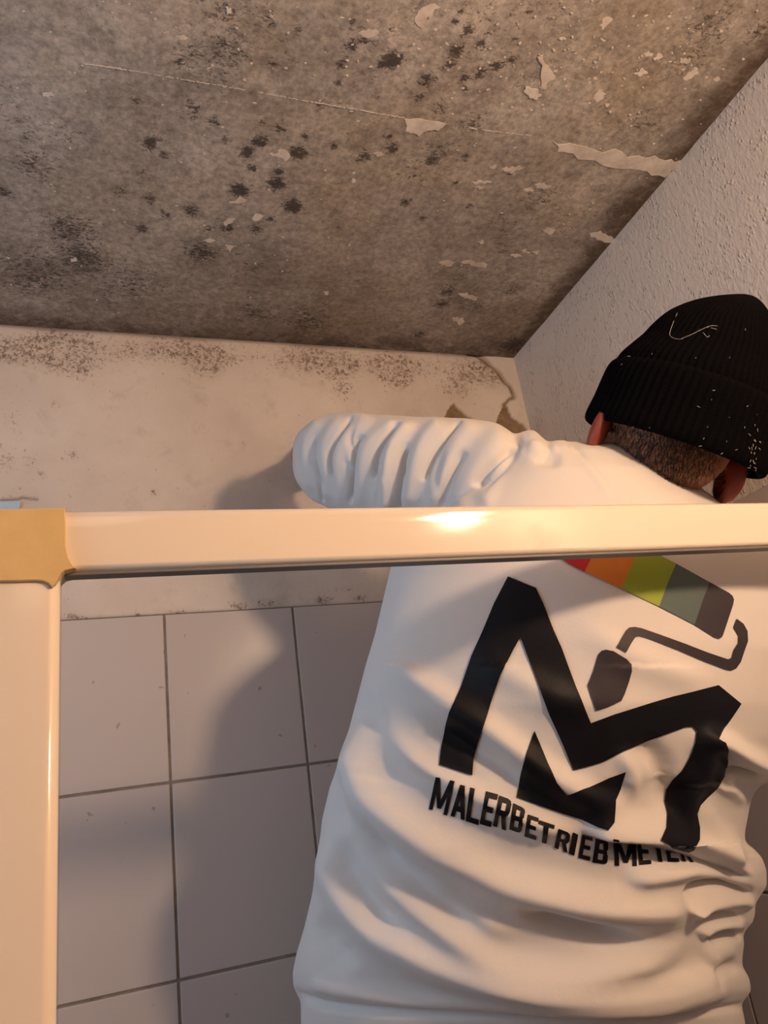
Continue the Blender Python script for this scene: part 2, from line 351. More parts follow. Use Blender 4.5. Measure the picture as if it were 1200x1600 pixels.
# countless crumbs of paint and the white crack line: one stuff piece
V_, F_ = [], []
def add_crumb(c, r, ang, el, seed):
    rr = random.Random(seed); k = rr.choice((5, 6, 7)); o = len(V_)
    for z in (0, -.0009):
        for j in range(k):
            a = 6.283 * j / k; q = r * (.6 + .6 * random.Random(seed * 31 + j).random()); x, y = math.cos(a) * q * el, math.sin(a) * q / el
            V_.append((c[0] + x * math.cos(ang) - y * math.sin(ang), c[1] + x * math.sin(ang) + y * math.cos(ang), zc + z))
    F_.append(tuple(range(o + k, o + 2 * k))[::-1]); F_.extend((o + j, o + (j + 1) % k, o + k + (j + 1) % k, o + k + j) for j in range(k))
for i in range(340):
    if i < 90: x, y = rnd.gauss(760, 170), rnd.gauss(70, 70)
    elif i < 150: x, y = rnd.gauss(1000, 90), rnd.gauss(90, 60)
    else: x, y = rnd.uniform(-40, 1150), rnd.uniform(0, 500)
    c = on_ceil(x, max(y, -30))
    if c.x > XR - .01 or c.y > YB - .01 or c.x < -.3: continue
    add_crumb(c, rnd.uniform(.0007, .0019) * (1.2 if i < 150 else 1), rnd.uniform(-.6, .6), rnd.uniform(1.0, 1.5), i)
crk = smooth_poly([(130, 99), (200, 109), (300, 126), (384, 140)]) + smooth_poly([(405, 144), (460, 154), (550, 170), (634, 184)]) + [(735, 200), (770, 205), (800, 208), (832, 212)]
for a, b in zip(crk[:-1], crk[1:]):
    if math.dist(a, b) > 60 or (384 <= a[0] < 404): continue
    n_ = max(2, int(math.dist(a, b) / 3))
    for j in range(n_):
        if rnd.random() < .15: continue
        x = a[0] + (b[0] - a[0]) * j / n_; y = a[1] + (b[1] - a[1]) * j / n_; c = on_ceil(x, y + rnd.uniform(-.6, .6))
        add_crumb(c, rnd.uniform(.0009, .0015), 0.0, 1.6, int(x * 7 + y))
o = mesh('paint_crumbs', V_, F_, m_flake, ceil_o, False); o['kind'] = 'stuff'

# --- back wall: brick body, plaster band above, tiles below
TT = Z0 + .2965; TP_X, TP_Z = .200, .2456
wb = struct(box('wall_back', (FX0 - .1, YB + .012, 0), (XR + .1, YB + .12, zc), m_grout))
us = np.append(np.arange(-.36, XR, .0027), XR); vs = np.linspace(TT, zc, 190)
U, V = np.meshgrid(us, vs, indexing='ij')
PX, PY, _ = proj(np.stack([U, np.full(U.shape, YB), V], -1))
n1 = vn(U, V, 11.0); n2 = vn(U, V, 35.0)
top = zc - V
mold = np.exp(-((top - .035) / .035) ** 2) * (.9 + .9 * n1) + .75 * np.exp(-((top - .075) / .04) ** 2) * np.clip(n1 * 2.0 + .15, 0, 1)
for x, y, r, a in ((115, 710, 12, .8), (50, 725, 18, .6), (65, 742, 8, .8), (240, 770, 7, 1.1), (85, 630, 5, .9), (115, 588, 5, .9), (380, 694, 4, .9), (10, 720, 20, .7), (20, 650, 30, .5), (90, 632, 14, .5), (720, 600, 30, .8), (535, 610, 22, .9), (30, 780, 20, .5)):
    mold = np.maximum(mold, a * np.exp(-((PX - x) ** 2 + (PY - y) ** 2) / r ** 2))
low = V - TT
for x, y, r, a in ((120, 965, 26, 1.3), (280, 957, 26, 1.2), (375, 946, 20, 1.1), (415, 942, 20, 1.4), (505, 938, 16, 1.4), (560, 935, 14, 1.3), (540, 920, 30, .6), (215, 962, 16, .8)):
    mold = np.maximum(mold, a * np.exp(-((PX - x) / r) ** 2 - ((PY - y) / 7) ** 2))
chip = np.zeros(U.shape)
CH1 = [(693, 668), (697, 652), (704, 636), (709, 630), (716, 638), (722, 642), (732, 650), (750, 662), (760, 690), (700, 690)]
CH2 = [(776, 690), (775, 668), (779, 652), (784, 640), (790, 628), (794, 636), (799, 650), (808, 655), (817, 662), (826, 672), (830, 700), (800, 705)]
for c_ in (CH1, CH2):
    w = inside(PX + 2.5 * n2, PY + 2.5 * n1, c_); chip = np.where(w, 1, chip)
dep = chip * .006
d_, s_, t_ = seg_dist(PX + 2 * n2, PY, smooth_poly([(733, 552), (745, 555), (757, 561), (766, 570), (775, 577), (783, 586), (790, 597), (797, 604), (802, 614), (803, 621), (795, 624), (788, 632)]))
ck = np.exp(-(d_ / (2.0 + 2.6 * np.clip(n2 + .4, 0, 1))) ** 2); dep = dep + .0045 * ck
chip = np.maximum(chip, np.clip(ck * 1.2, 0, 1) * .8)
ab = (s_ < 0) & (PX > 745) & (PY < 640) & (PX < 812)
mold = np.where(ab, mold * .15, mold)
d2, _, _ = seg_dist(PX, PY, [(0, 781), (18, 780), (30, 779), (34, 777), (58, 780)])
ck2 = np.exp(-(d2 / 2.0) ** 2); dep = dep + .003 * ck2
band = .95 * np.exp(-(top / (.004 + .003 * np.clip(n1 + .5, 0, 1))) ** 2) * np.clip((745 - PX) / 20, 0, 1) + .9 * ck2 + .6 * ck * (s_ > 0) + .55 * np.exp(-(low / .0022) ** 2)
def pf(U, V):
    y = np.full(U.shape, YB) + dep + .0010 * n1 + .0004 * n2 - .003 * np.exp(-(top / .012) ** 2) * .0
    return np.stack([U, y, V], -1)
pl_o = grid_attr('plaster_band', us, vs, pf, m_plas, {'mold': mold, 'band': np.clip(band, 0, 1), 'chip': chip}, wb, flip=False)
box('plaster', (FX0 - .1, YB - .001, TT), (-.36, YB + .013, zc), m_plas, wb)
box('grout', (FX0 - .1, YB - .0020, 0), (XR + .004, YB + .013, TT - .001), m_grout, wb)
# tiles
def tile_mesh(w, h, th=.008):
    bm = bmesh.new(); box_bm(bm, (-w / 2, -th, -h / 2), (w / 2, 0, h / 2), .0013, 2)
    me = bpy.data.meshes.new('tile'); bm.to_mesh(me); bm.free(); me.materials.append(m_tile); return me
TM = tile_mesh(TP_X - .0036, TP_Z - .0036)
X0 = .0765
i0 = int(math.floor((FX0 - X0) / TP_X)) + 1
for r_ in range(7):
    z1 = TT - r_ * TP_Z - TP_Z / 2
    for c_ in range(i0, 4):
        xc = X0 + c_ * TP_X - TP_X / 2 + TP_X
        if xc + TP_X / 2 > XR: continue
        o = bpy.data.objects.new('tile', TM); C.objects.link(o); o.location = (xc, YB + .004 + rnd.uniform(-.0004, .0004), z1)
        o.rotation_euler = (rnd.uniform(-.003, .003), 0, rnd.uniform(-.003, .003)); o.parent = wb
wcut = XR - (X0 + 3 * TP_X + 0.0)
# narrow cut tiles in the corner
k0 = X0
while k0 + TP_X < XR: k0 += TP_X
if XR - k0 > .02:
    TC = tile_mesh(XR - k0 - .005, TP_Z - .0036)
    for r_ in range(7):
        o = bpy.data.objects.new('tile', TC); C.objects.link(o); o.location = ((XR + k0) / 2 - .001, YB + .004, TT - r_ * TP_Z - TP_Z / 2); o.parent = wb
# --- right wall (partition): woodchip above, tiles below
PY0 = FY0
wr = struct(box('wall_right', (XR + .006, PY0, 0), (XR + .10, YB + .05, zc), m_grout))
box('grout', (XR - .003, PY0, 0), (XR + .007, YB - .001, TT - .001), m_grout, wr)
wp = box('wallpaper', (XR, PY0, TT + .0), (XR + .0065, YB + .001, zc), m_chip, wr)
for r_ in range(7):
    for c_ in range(9):
        ya, yb = YB - .006 - (c_ + 1) * TP_X, YB - .006 - c_ * TP_X
        if ya < PY0 - .03: continue
        o = bpy.data.objects.new('tile', TM); C.objects.link(o); o.parent = wr
        o.location = (XR + .006 - .001 - .002, (ya + yb) / 2, TT - r_ * TP_Z - TP_Z / 2); o.rotation_euler = (0, 0, -math.pi / 2)
# other walls, out of view
struct(box('wall_front', (FX0 - .1, FY0 - .1, 0), (FX1 + .1, FY0, zc), m_white))
wy0, wy1, wz0, wz1 = .05, .85, Z0 - .22, Z0 + .62
bm = bmesh.new()
for a, b in (((FX0 - .1, FY0, 0), (FX0, wy0, zc)), ((FX0 - .1, wy1, 0), (FX0, YB + .012, zc)), ((FX0 - .1, wy0, 0), (FX0, wy1, wz0)), ((FX0 - .1, wy0, wz1), (FX0, wy1, zc))): box_bm(bm, a, b)
me = bpy.data.meshes.new('wall_left'); bm.to_mesh(me); bm.free(); struct(link('wall_left', me, m_white, None, False))
bm = bmesh.new(); f_ = .045
for a, b in (((FX0 - .08, wy0, wz0), (FX0 - .02, wy0 + f_, wz1)), ((FX0 - .08, wy1 - f_, wz0), (FX0 - .02, wy1, wz1)), ((FX0 - .08, wy0 + f_, wz0), (FX0 - .02, wy1 - f_, wz0 + f_)), ((FX0 - .08, wy0 + f_, wz1 - f_), (FX0 - .02, wy1 - f_, wz1))): box_bm(bm, a, b)
me = bpy.data.meshes.new('window_1'); bm.to_mesh(me); bm.free(); win = struct(link('window_1', me, m_wood, None, False))
box('pane', (FX0 - .055, wy0 + f_ - .004, wz0 + f_ - .004), (FX0 - .050, wy1 - f_ + .004, wz1 - f_ + .004), m_glass, win)

# ---------------------------------------------------------------- shower enclosure frame
YF = .500
fr = thing('shower_frame', 'white lacquered metal shower enclosure frame with a yellowed corner piece', 'shower frame', (-.03, YF + .01, 0))
ztl, zbl = on_y(110, 797, YF).z, on_y(110, 890, YF).z
zt, zb = (ztl + on_y(1195, 782, YF).z) / 2, (zbl + on_y(1195, 850.5, YF).z) / 2
def profile_bar(name, prof, a, b, axis, m, parent):
    """prof: closed list of (depth, across) extruded along axis from a to b"""
    n = len(prof); vs_ = []
    for e in (a, b):
        for d, c_ in prof: vs_.append((e, d, c_) if axis == 'x' else (c_, d, e))
    fs_ = [(i, (i + 1) % n, n + (i + 1) % n, n + i) for i in range(n)] + [tuple(range(n))[::-1], tuple(range(n, 2 * n))]
    o = mesh(name, vs_, fs_, m, parent, False)
    bm = bmesh.new(); bm.from_mesh(o.data); bmesh.ops.recalc_face_normals(bm, faces=bm.faces); bm.to_mesh(o.data); bm.free(); return o
def arc(cx, cy, r, a0, a1, n=6): return [(cx + r * math.cos(math.radians(a0 + (a1 - a0) * i / n)), cy + r * math.sin(math.radians(a0 + (a1 - a0) * i / n))) for i in range(n + 1)]
H_ = zt - zb; DEP = .020; g = .0035
# (depth y, height z): two flat facets on the face, rounded top and bottom edges
prof = arc(YF + .0056, zb + .004, .004, 270, 183) + [(YF + .0008, zb + H_ * .40), (YF - .0002, zb + H_ * .66)] + arc(YF + .0055, zt - .006, .006, 183, 90) + arc(YF + DEP - .003, zt - .003, .003, 90, 0) + arc(YF + DEP - .003, zb + .003, .003, 0, -90)
rail = profile_bar('top_rail', prof, -.06, XR, 'x', m_frame, fr)
box('underside_strip', (-.028, YF + .005, zb - .0022), (XR, YF + DEP - .004, zb + .0005), m_underside, fr, .0006)  # dark grey strip along the underside of the rail
xp1 = on_y(90, 1250, YF).x; xp0 = xp1 - .062
prof = arc(YF + .006, xp1 - .006, .006, 90, 0)[::-1]
prof = [(YF, xp0 + .006)] + [(YF, xp1 - .007)] + [(YF + .007 - .007 * math.cos(math.radians(a)), xp1 - .007 + .007 * math.sin(math.radians(a))) for a in (15, 35, 55, 75, 90)] + [(YF + DEP, xp1), (YF + DEP, xp0), (YF + .006, xp0)]
post = profile_bar('side_post', prof, .02, zb + .002, 'z', m_frame, fr)
for o_ in (rail, post):
    for p_ in o_.data.polygons: p_.use_smooth = len(p_.vertices) == 4
    md = o_.modifiers.new('n', 'WEIGHTED_NORMAL')
# yellowed corner cap: flares into pointed lips at the inner corner
cap = [(-78, 797), (20, 797), (102, 795), (103, 830), (103.5, 855), (107, 872), (112, 882), (119, 890), (110, 892), (101, 894), (95, 899), (91, 906), (87, 914), (82, 919), (77, 914), (68, 910), (55, 909), (20, 910), (-78, 911)]
cp = [on_y(x, y, YF) for x, y in cap]; n = len(cp)
ctr = Vector((sum(p.x for p in cp) / n, 0, sum(p.z for p in cp) / n))
def ring(off, y, sh): return [(ctr.x + (p.x - ctr.x) * sh, y, ctr.z + (p.z - ctr.z) * sh) for p in cp]
rings = [ring(0, YF + DEP + .001, 1.0), ring(0, YF - .0015, 1.0), ring(0, YF - .0030, .985), ring(0, YF - .0034, .95)]
vs_ = [v for r_ in rings for v in r_]
fs_ = [(k * n + i, k * n + (i + 1) % n, (k + 1) * n + (i + 1) % n, (k + 1) * n + i) for k in range(3) for i in range(n)] + [tuple(range(3 * n, 4 * n))]
co = mesh('corner_piece', vs_, fs_, m_cap, fr, False); co['label'] = 'yellowed plastic corner piece'
bm = bmesh.new(); bm.from_mesh(co.data); bmesh.ops.recalc_face_normals(bm, faces=bm.faces); bm.to_mesh(co.data); bm.free()
# scrap of blue tape on the wall
a = on_back(-60, 786); b = on_back(33, 784); c_ = on_back(30, 800); d = on_back(20, 840); e = on_back(-60, 842)
V_ = [(p.x, YB - .003, p.z) for p in (a, b, c_, d, e)] + [(p.x, YB - .0005, p.z) for p in (a, b, c_, d, e)]
o = mesh('tape_strip', V_, [(4, 3, 2, 1, 0), (5, 6, 7, 8, 9)] + [(i, (i + 1) % 5, 5 + (i + 1) % 5, 5 + i) for i in range(5)], m_blue, None, False)
tag(o, 'pale blue strip of tape on the plaster just above the yellowed frame corner', 'tape')

# wall lamp and an added fill lamp (behind the photographer)
t_ = thing('wall_lamp', 'chrome wall lamp arm and bulb socket on the woodchip wall behind the viewer', 'lamp', (XR, LAMP[1], LAMP[2]))
bm = bmesh.new(); bmesh.ops.create_cone(bm, segments=32, radius1=.04, radius2=.04, depth=.016, cap_ends=True, matrix=Matrix.Rotation(math.pi / 2, 4, 'Y'))
bmesh.ops.translate(bm, verts=bm.verts, vec=(XR - .008, LAMP[1], LAMP[2] - .10)); me = bpy.data.meshes.new('wall_plate'); bm.to_mesh(me); bm.free(); link('wall_plate', me, m_metal, t_)
box('arm', (LAMP[0] - .006, LAMP[1] - .006, LAMP[2] - .106), (XR - .012, LAMP[1] + .006, LAMP[2] - .094), m_metal, t_, .002)
bm = bmesh.new(); bmesh.ops.create_cone(bm, segments=32, radius1=.018, radius2=.026, depth=.05, cap_ends=True)
bmesh.ops.translate(bm, verts=bm.verts, vec=(LAMP[0], LAMP[1], LAMP[2] - .078)); me = bpy.data.meshes.new('socket'); bm.to_mesh(me); bm.free(); link('socket', me, m_metal, t_)
t_ = thing('fill_lamp', 'added unseen fill lamp on the ceiling above and behind the viewer', 'lamp', (FILL_LAMP[0], FILL_LAMP[1], zc))  # unseen mount added to go with the fill light
bm = bmesh.new(); bmesh.ops.create_cone(bm, segments=32, radius1=.03, radius2=.05, depth=.02, cap_ends=True)
bmesh.ops.translate(bm, verts=bm.verts, vec=(FILL_LAMP[0], FILL_LAMP[1], zc - .010)); me = bpy.data.meshes.new('fill_lamp_plate'); bm.to_mesh(me); bm.free(); link('fill_lamp_plate', me, m_metal, t_)

# ---------------------------------------------------------------- the worker
person = thing('person', 'person seen from behind in white sweatshirt and black beanie, reaching to the wall', 'person', (.45, .80, 0))
def interp(tbl, y, k): return np.interp(y, [r[0] for r in tbl], [r[k] for r in tbl])
def loft(rings, close=True):
    """rings: (n,m,3) closed loops; capped"""
    rings = np.array(rings); n, m_, _ = rings.shape
    V = [tuple(v) for v in rings.reshape(-1, 3)]; Fc = []
    for i in range(n - 1):
        for j in range(m_): Fc.append((i * m_ + j, i * m_ + (j + 1) % m_, (i + 1) * m_ + (j + 1) % m_, (i + 1) * m_ + j))
    for i, s in ((0, 1), (n - 1, -1)):
        c = len(V); V.append(tuple(rings[i].mean(0)))
        for j in range(m_):
            f = (i * m_ + j, c, i * m_ + (j + 1) % m_); Fc.append(f if s > 0 else f[::-1])
    return V, Fc
def tube(pts, n=28, sub=5):
    """pts: (x,y,z,r[,r2]) world, smooth tapered tube with round ends"""
    P_ = smooth_nd([p[:4] for p in pts], sub); rings = []
    c = P_[:, :3]; r = P_[:, 3]; tg = np.gradient(c, axis=0); tg /= np.linalg.norm(tg, axis=1)[:, None]
    up = np.array([.13, .21, .97]); ring_ = lambda q, t, rad: [q + rad * (math.cos(a) * u + math.sin(a) * w) for a in np.linspace(0, 2 * math.pi, n, endpoint=False) for u, w in [fr_(t)]]
    def fr_(t):
        u = np.cross(t, up); u /= np.linalg.norm(u); return u, np.cross(t, u)
    for a in (80, 55, 30): rings.append(ring_(c[0] - tg[0] * r[0] * math.sin(math.radians(a)) * .8, tg[0], r[0] * math.cos(math.radians(a))))
    for i in range(len(c)): rings.append(ring_(c[i], tg[i], r[i]))
    for a in (30, 55, 80): rings.append(ring_(c[-1] + tg[-1] * r[-1] * math.sin(math.radians(a)) * .8, tg[-1], r[-1] * math.cos(math.radians(a))))
    return loft(rings)
def smooth_nd(pts, n):
    p = [np.array(a, float) for a in pts]; p = [2 * p[0] - p[1]] + p + [2 * p[-1] - p[-2]]; out = []
    for i in range(1, len(p) - 2):
        for k in range(n):
            t_ = k / n; a, b, c, d = p[i - 1], p[i], p[i + 1], p[i + 2]
            out.append(.5 * ((2 * b) + (c - a) * t_ + (2 * a - 5 * b + 4 * c - d) * t_ ** 2 + (3 * b - 3 * c + d - a) * t_ ** 3))
    out.append(p[-2]); return np.array(out)
def ball(c, r, rot=None, n=24):
    V, Fc = [], []; rings = []
    for a in np.linspace(-88, 88, n // 2 + 4):
        ca, sa = math.cos(math.radians(a)), math.sin(math.radians(a))
        rings.append([(ca * math.cos(b) * r[0], ca * math.sin(b) * r[1], sa * r[2]) for b in np.linspace(0, 2 * math.pi, n, endpoint=False)])
    rings = np.array(rings)
    if rot is not None: rings = rings @ np.array(rot.to_3x3()).T
    return loft(rings + np.array(c))
def merge(parts):
    V, Fc = [], []
    for v, f in parts:
        o = len(V); V += v; Fc += [tuple(i + o for i in q) for q in f]
    return V, Fc
def remesh(name, parts, vox, smooth_it=6, fac=.5):
    V, Fc = merge(parts)
    me = bpy.data.meshes.new('tmp'); me.from_pydata(V, [], Fc); me.update()
    bm = bmesh.new(); bm.from_mesh(me)
    bmesh.ops.recalc_face_normals(bm, faces=bm.faces); bm.to_mesh(me); bm.free()
    o = bpy.data.objects.new('tmp', me); C.objects.link(o)
    md = o.modifiers.new('r', 'REMESH'); md.mode = 'VOXEL'; md.voxel_size = vox; md.adaptivity = 0
    if smooth_it:
        sm = o.modifiers.new('s', 'SMOOTH'); sm.factor = fac; sm.iterations = smooth_it
    dg = bpy.context.evaluated_depsgraph_get(); dg.update()
    out = bpy.data.meshes.new_from_object(o.evaluated_get(dg)); bpy.data.objects.remove(o); out.name = name
    return out

# --- sweatshirt trunk: rows (y: left x, right x, axis depth, half depth)
LEFT = [(690, 850), (700, 835), (730, 790), (780, 720), (830, 655), (860, 625), (880, 612), (930, 600), (990, 586), (1040, 571), (1090, 558), (1140, 545), (1190, 530), (1230, 515), (1280, 503), (1340, 497), (1400, 487), (1450, 475), (1490, 463), (1520, 457), (1540, 458), (1552, 463), (1565, 470), (1600, 470), (1700, 475)]
RIGHT = [(690, 955), (700, 1000), (715, 1030), (740, 1065), (780, 1120), (830, 1195), (860, 1245), (900, 1290), (950, 1320), (1010, 1325), (1080, 1300), (1150, 1275), (1195, 1245), (1216, 1228), (1226, 1190), (1240, 1178), (1258, 1172), (1280, 1168), (1300, 1164), (1316, 1164), (1326, 1178), (1340, 1191), (1360, 1198), (1385, 1198), (1400, 1188), (1412, 1180), (1428, 1180), (1442, 1176), (1452, 1166), (1462, 1161), (1475, 1163), (1495, 1160), (1510, 1160), (1528, 1171), (1548, 1174), (1558, 1167), (1568, 1158), (1580, 1161), (1600, 1165), (1700, 1160)]
AX = [(690, .865, .030), (700, .858, .055), (730, .853, .080), (780, .848, .100), (830, .842, .113), (900, .83, .122), (1000, .82, .132), (1100, .81, .135), (1250, .815, .135), (1400, .825, .132), (1560, .83, .130), (1700, .83, .125)]
rings = []
for y in list(np.arange(690, 1730, 4.0)):
    l = np.interp(y, *zip(*LEFT)); r = np.interp(y, *zip(*RIGHT)); D = interp(AX, y, 1); h = interp(AX, y, 2)
    a = np.linspace(0, 2 * math.pi, 120, endpoint=False); ca, sa = np.cos(a), np.sin(a)
    pw = float(np.interp(y, [690, 800, 900], [.62, .75, 1.0])); ex = np.sign(ca) * np.abs(ca) ** pw; ey = np.sign(sa) * np.abs(sa) ** pw
    X = (l + r) / 2 + (r - l) / 2 * ex
    # right side of the back comes a bit closer to the wall: twist of the trunk
    Dd = D + h * ey
    rings.append(Pn(X, np.full(X.shape, y), Dd + .035 * (X - 950) / 350 * (X > 950)))
trunk = loft(rings)
# --- left sleeve: sections across the picture's x, receding to the wall
SLV = [  # x, top y, bottom y, depth, half depth
    (925, 712, 900, .830, .070), (905, 702, 900, .835, .078), (882, 694, 903, .842, .083), (864, 697, 905, .849, .084), (850, 686, 905, .855, .086), (834, 672, 905, .862, .088), (818, 674, 904, .869, .086), (804, 678, 903, .876, .085), (790, 669, 900, .883, .085), (768, 659, 895, .892, .084), (710, 653, 872, .925, .082), (650, 651, 850, .960, .080), (600, 648, 830, .990, .077), (560, 646, 814, 1.015, .073),
    (530, 646, 802, 1.035, .068), (505, 650, 790, 1.052, .061), (485, 660, 780, 1.066, .052), (470, 672, 762, 1.076, .040), (462, 684, 748, 1.082, .027), (458, 696, 734, 1.085, .014)]
rings = []
sx = smooth_nd(SLV, 3)
for x, t0, b0, D, h in sx:
    a = np.linspace(0, 2 * math.pi, 96, endpoint=False)
    rings.append(Pn(np.full(a.shape, x) + 0 * a, (t0 + b0) / 2 + (b0 - t0) / 2 * np.cos(a), D + h * np.sin(a)))
sleeve = loft(rings)
def cpt(x, y, D, r): p = P(x, y, D); return (p.x, p.y, p.z, r)
fore = tube([cpt(545, 728, 1.06, .050), cpt(514, 720, 1.11, .040), cpt(501, 716, 1.15, .032)])
rsl = tube([cpt(1205, 1010, .85, .080), cpt(1190, 1070, .89, .078), cpt(1090, 1060, .97, .068), cpt(960, 980, 1.06, .055), cpt(890, 940, 1.11, .045)])
hem = []
shirt_me = remesh('sweatshirt', [trunk, sleeve, fore, rsl], .0020, 12)
def squeeze(me, x0, w):
    k = np.empty(len(me.vertices) * 3); me.vertices.foreach_get('co', k); k = k.reshape(-1, 3); d = np.maximum(k[:, 0] - x0, 0)
    k[:, 0] = np.where(d > 0, x0 + w * (1 - np.exp(-d / w)), k[:, 0]); me.vertices.foreach_set('co', k.ravel()); me.update()
squeeze(shirt_me, .690, .095)
n_ = len(shirt_me.vertices); co = np.empty(n_ * 3); shirt_me.vertices.foreach_get('co', co); co = co.reshape(-1, 3)
nm = np.empty(n_ * 3); shirt_me.vertex_normals.foreach_get('vector', nm); nm = nm.reshape(-1, 3)
PX, PY, DD = proj(co)
view = co - np.array([0, 0, Z0]); view /= np.linalg.norm(view, axis=1)[:, None]
facing = np.clip(-(nm * view).sum(1), -1, 1)
w_f = np.where(PY < 800, np.clip((facing + .10) / .45, 0, 1), np.clip((facing - .02) / .5, 0, 1))
# folds: (points, height mm, width on the left of the path, width on the right, taper)  -- path direction sets the sides
FOLDS = [
    # trunk, long draping folds
    ([(566, 1120), (560, 1165), (566, 1210), (582, 1243), (627, 1281), (680, 1317), (735, 1345), (790, 1374), (875, 1398), (975, 1413), (1060, 1408), (1100, 1392)], 13, 26, 34, .12),
    ([(568, 1265), (600, 1330), (650, 1385), (700, 1420), (770, 1462)], -9, 20, 20, .3),
    ([(560, 1295), (600, 1352), (645, 1398), (700, 1446), (760, 1492), (830, 1512), (910, 1514), (1000, 1496), (1065, 1470), (1100, 1452)], 11, 24, 30, .2),
    ([(800, 1408), (860, 1436), (940, 1458), (1020, 1466)], -11, 16, 16, .35),
    ([(502, 1285), (514, 1330), (532, 1372), (558, 1414), (602, 1456), (680, 1498), (760, 1524), (860, 1544), (980, 1548), (1090, 1530), (1150, 1512)], 12, 22, 34, .1),
    ([(525, 1300), (550, 1370), (590, 1425), (640, 1465)], -8, 16, 16, .3),
    ([(640, 1350), (700, 1400), (760, 1440), (830, 1470)], 4, 14, 16, .35),
    ([(540, 1190), (530, 1260), (545, 1310)], -5, 16, 14, .4),
    ([(500, 1420), (520, 1480), (560, 1520)], -6, 24, 24, .4),
    ([(470, 1535), (540, 1548), (640, 1562), (760, 1566), (900, 1566), (1040, 1562), (1150, 1545)], 3.5, 16, 12, .05),
    ([(456, 1547), (485, 1562), (517, 1572), (600, 1580), (700, 1584), (900, 1585), (1060, 1582), (1168, 1570)], -5.5, 5, 6, .02),
    # print area, soft waves
    ([(585, 1010), (640, 1052), (704, 1098), (760, 1134), (820, 1180), (872, 1216), (940, 1250), (1000, 1270)], 7, 18, 26, .2),
    ([(650, 1110), (720, 1160), (790, 1205), (850, 1250)], -5, 16, 18, .3),
    ([(590, 1120), (640, 1175), (700, 1218), (790, 1262), (850, 1288), (930, 1308)], 7, 16, 20, .25),
    ([(720, 1000), (790, 1050), (870, 1090), (940, 1105)], 4, 22, 26, .35),
    ([(880, 960), (960, 1010), (1050, 1050), (1130, 1070)], 4, 20, 26, .35),
    ([(560, 1060), (575, 1110), (600, 1160)], -5, 14, 16, .4),
    ([(985, 1150), (1030, 1190), (1040, 1240), (1035, 1290)], -6, 18, 20, .3),
    ([(960, 1160), (985, 1210), (980, 1260)], 4, 14, 14, .4),
    ([(1080, 1120), (1100, 1190), (1070, 1250), (1075, 1310)], 5, 18, 20, .3),
    ([(1085, 1140), (1125, 1157), (1162, 1180), (1200, 1200), (1230, 1215)], 9, 14, 15, .2),
    ([(1124, 1230), (1136, 1214), (1154, 1208), (1195, 1218)], -11, 8, 7, .15),
    ([(1112, 1196), (1130, 1222), (1150, 1240), (1168, 1262)], 6, 10, 12, .3),
    ([(1095, 1240), (1110, 1290), (1160, 1325)], 4, 16, 18, .3),
    # overhang whose crease swallows the lettering
    ([(900, 1290), (959, 1300), (1030, 1307), (1081, 1322), (1129, 1338), (1168, 1352)], 12, 30, 7, .14),
    ([(930, 1309), (1000, 1321), (1060, 1334), (1110, 1349), (1165, 1369), (1180, 1372)], -11, 4, 14, .15),
    ([(960, 1372), (1040, 1362), (1087, 1355), (1143, 1364), (1190, 1384)], 8, 16, 14, .2),
    ([(1062, 1404), (1084, 1388), (1119, 1383), (1160, 1394), (1180, 1398)], -14, 7, 6, .12),
    ([(1062, 1424), (1090, 1411), (1125, 1405), (1163, 1404), (1178, 1420)], 9, 10, 14, .12),
    ([(1080, 1448), (1105, 1436), (1140, 1431), (1170, 1434)], -9, 7, 6, .2),
    ([(1085, 1462), (1104, 1449), (1128, 1443), (1168, 1447)], 7, 8, 8, .2),
    ([(1108, 1470), (1117, 1460), (1139, 1456), (1162, 1461)], -14, 6, 6, .1),
    ([(1090, 1500), (1130, 1484), (1160, 1480)], 6, 16, 16, .3),
    ([(1100, 1530), (1130, 1512), (1162, 1508)], -5, 10, 10, .3),
    # fine creases crossing the sleeve folds
    ([(560, 664), (548, 690), (556, 724)], -4, 3, 4, .4), ([(536, 712), (548, 742), (545, 775)], -4, 3, 4, .4), ([(640, 690), (628, 716), (640, 752)], -4, 4, 4, .4), ([(596, 672), (616, 662), (640, 660)], 3, 5, 5, .4),
    ([(484, 690), (494, 730), (518, 772)], -4, 4, 4, .3), ([(700, 700), (686, 742), (690, 780)], -3, 6, 6, .4), ([(530, 655), (556, 650), (590, 652)], 3, 5, 6, .4), ([(610, 740), (590, 764), (586, 790)], 4, 6, 6, .4),
    # shoulder
    ([(893, 694), (915, 718), (936, 742), (960, 778), (985, 830)], -2.2, 4, 4, .05),
    ([(905, 706), (935, 745), (965, 790)], 2.0, 8, 8, .2),
    ([(835, 684), (838, 700), (852, 716)], 5, 12, 12, .3), ([(790, 684), (808, 690), (806, 706), (784, 736), (750, 770)], -7, 6, 7, .2),
    ([(858, 705), (872, 694), (890, 696)], 4, 8, 8, .3),
    ([(826, 700), (846, 716), (880, 720)], -5, 10, 10, .3),
]
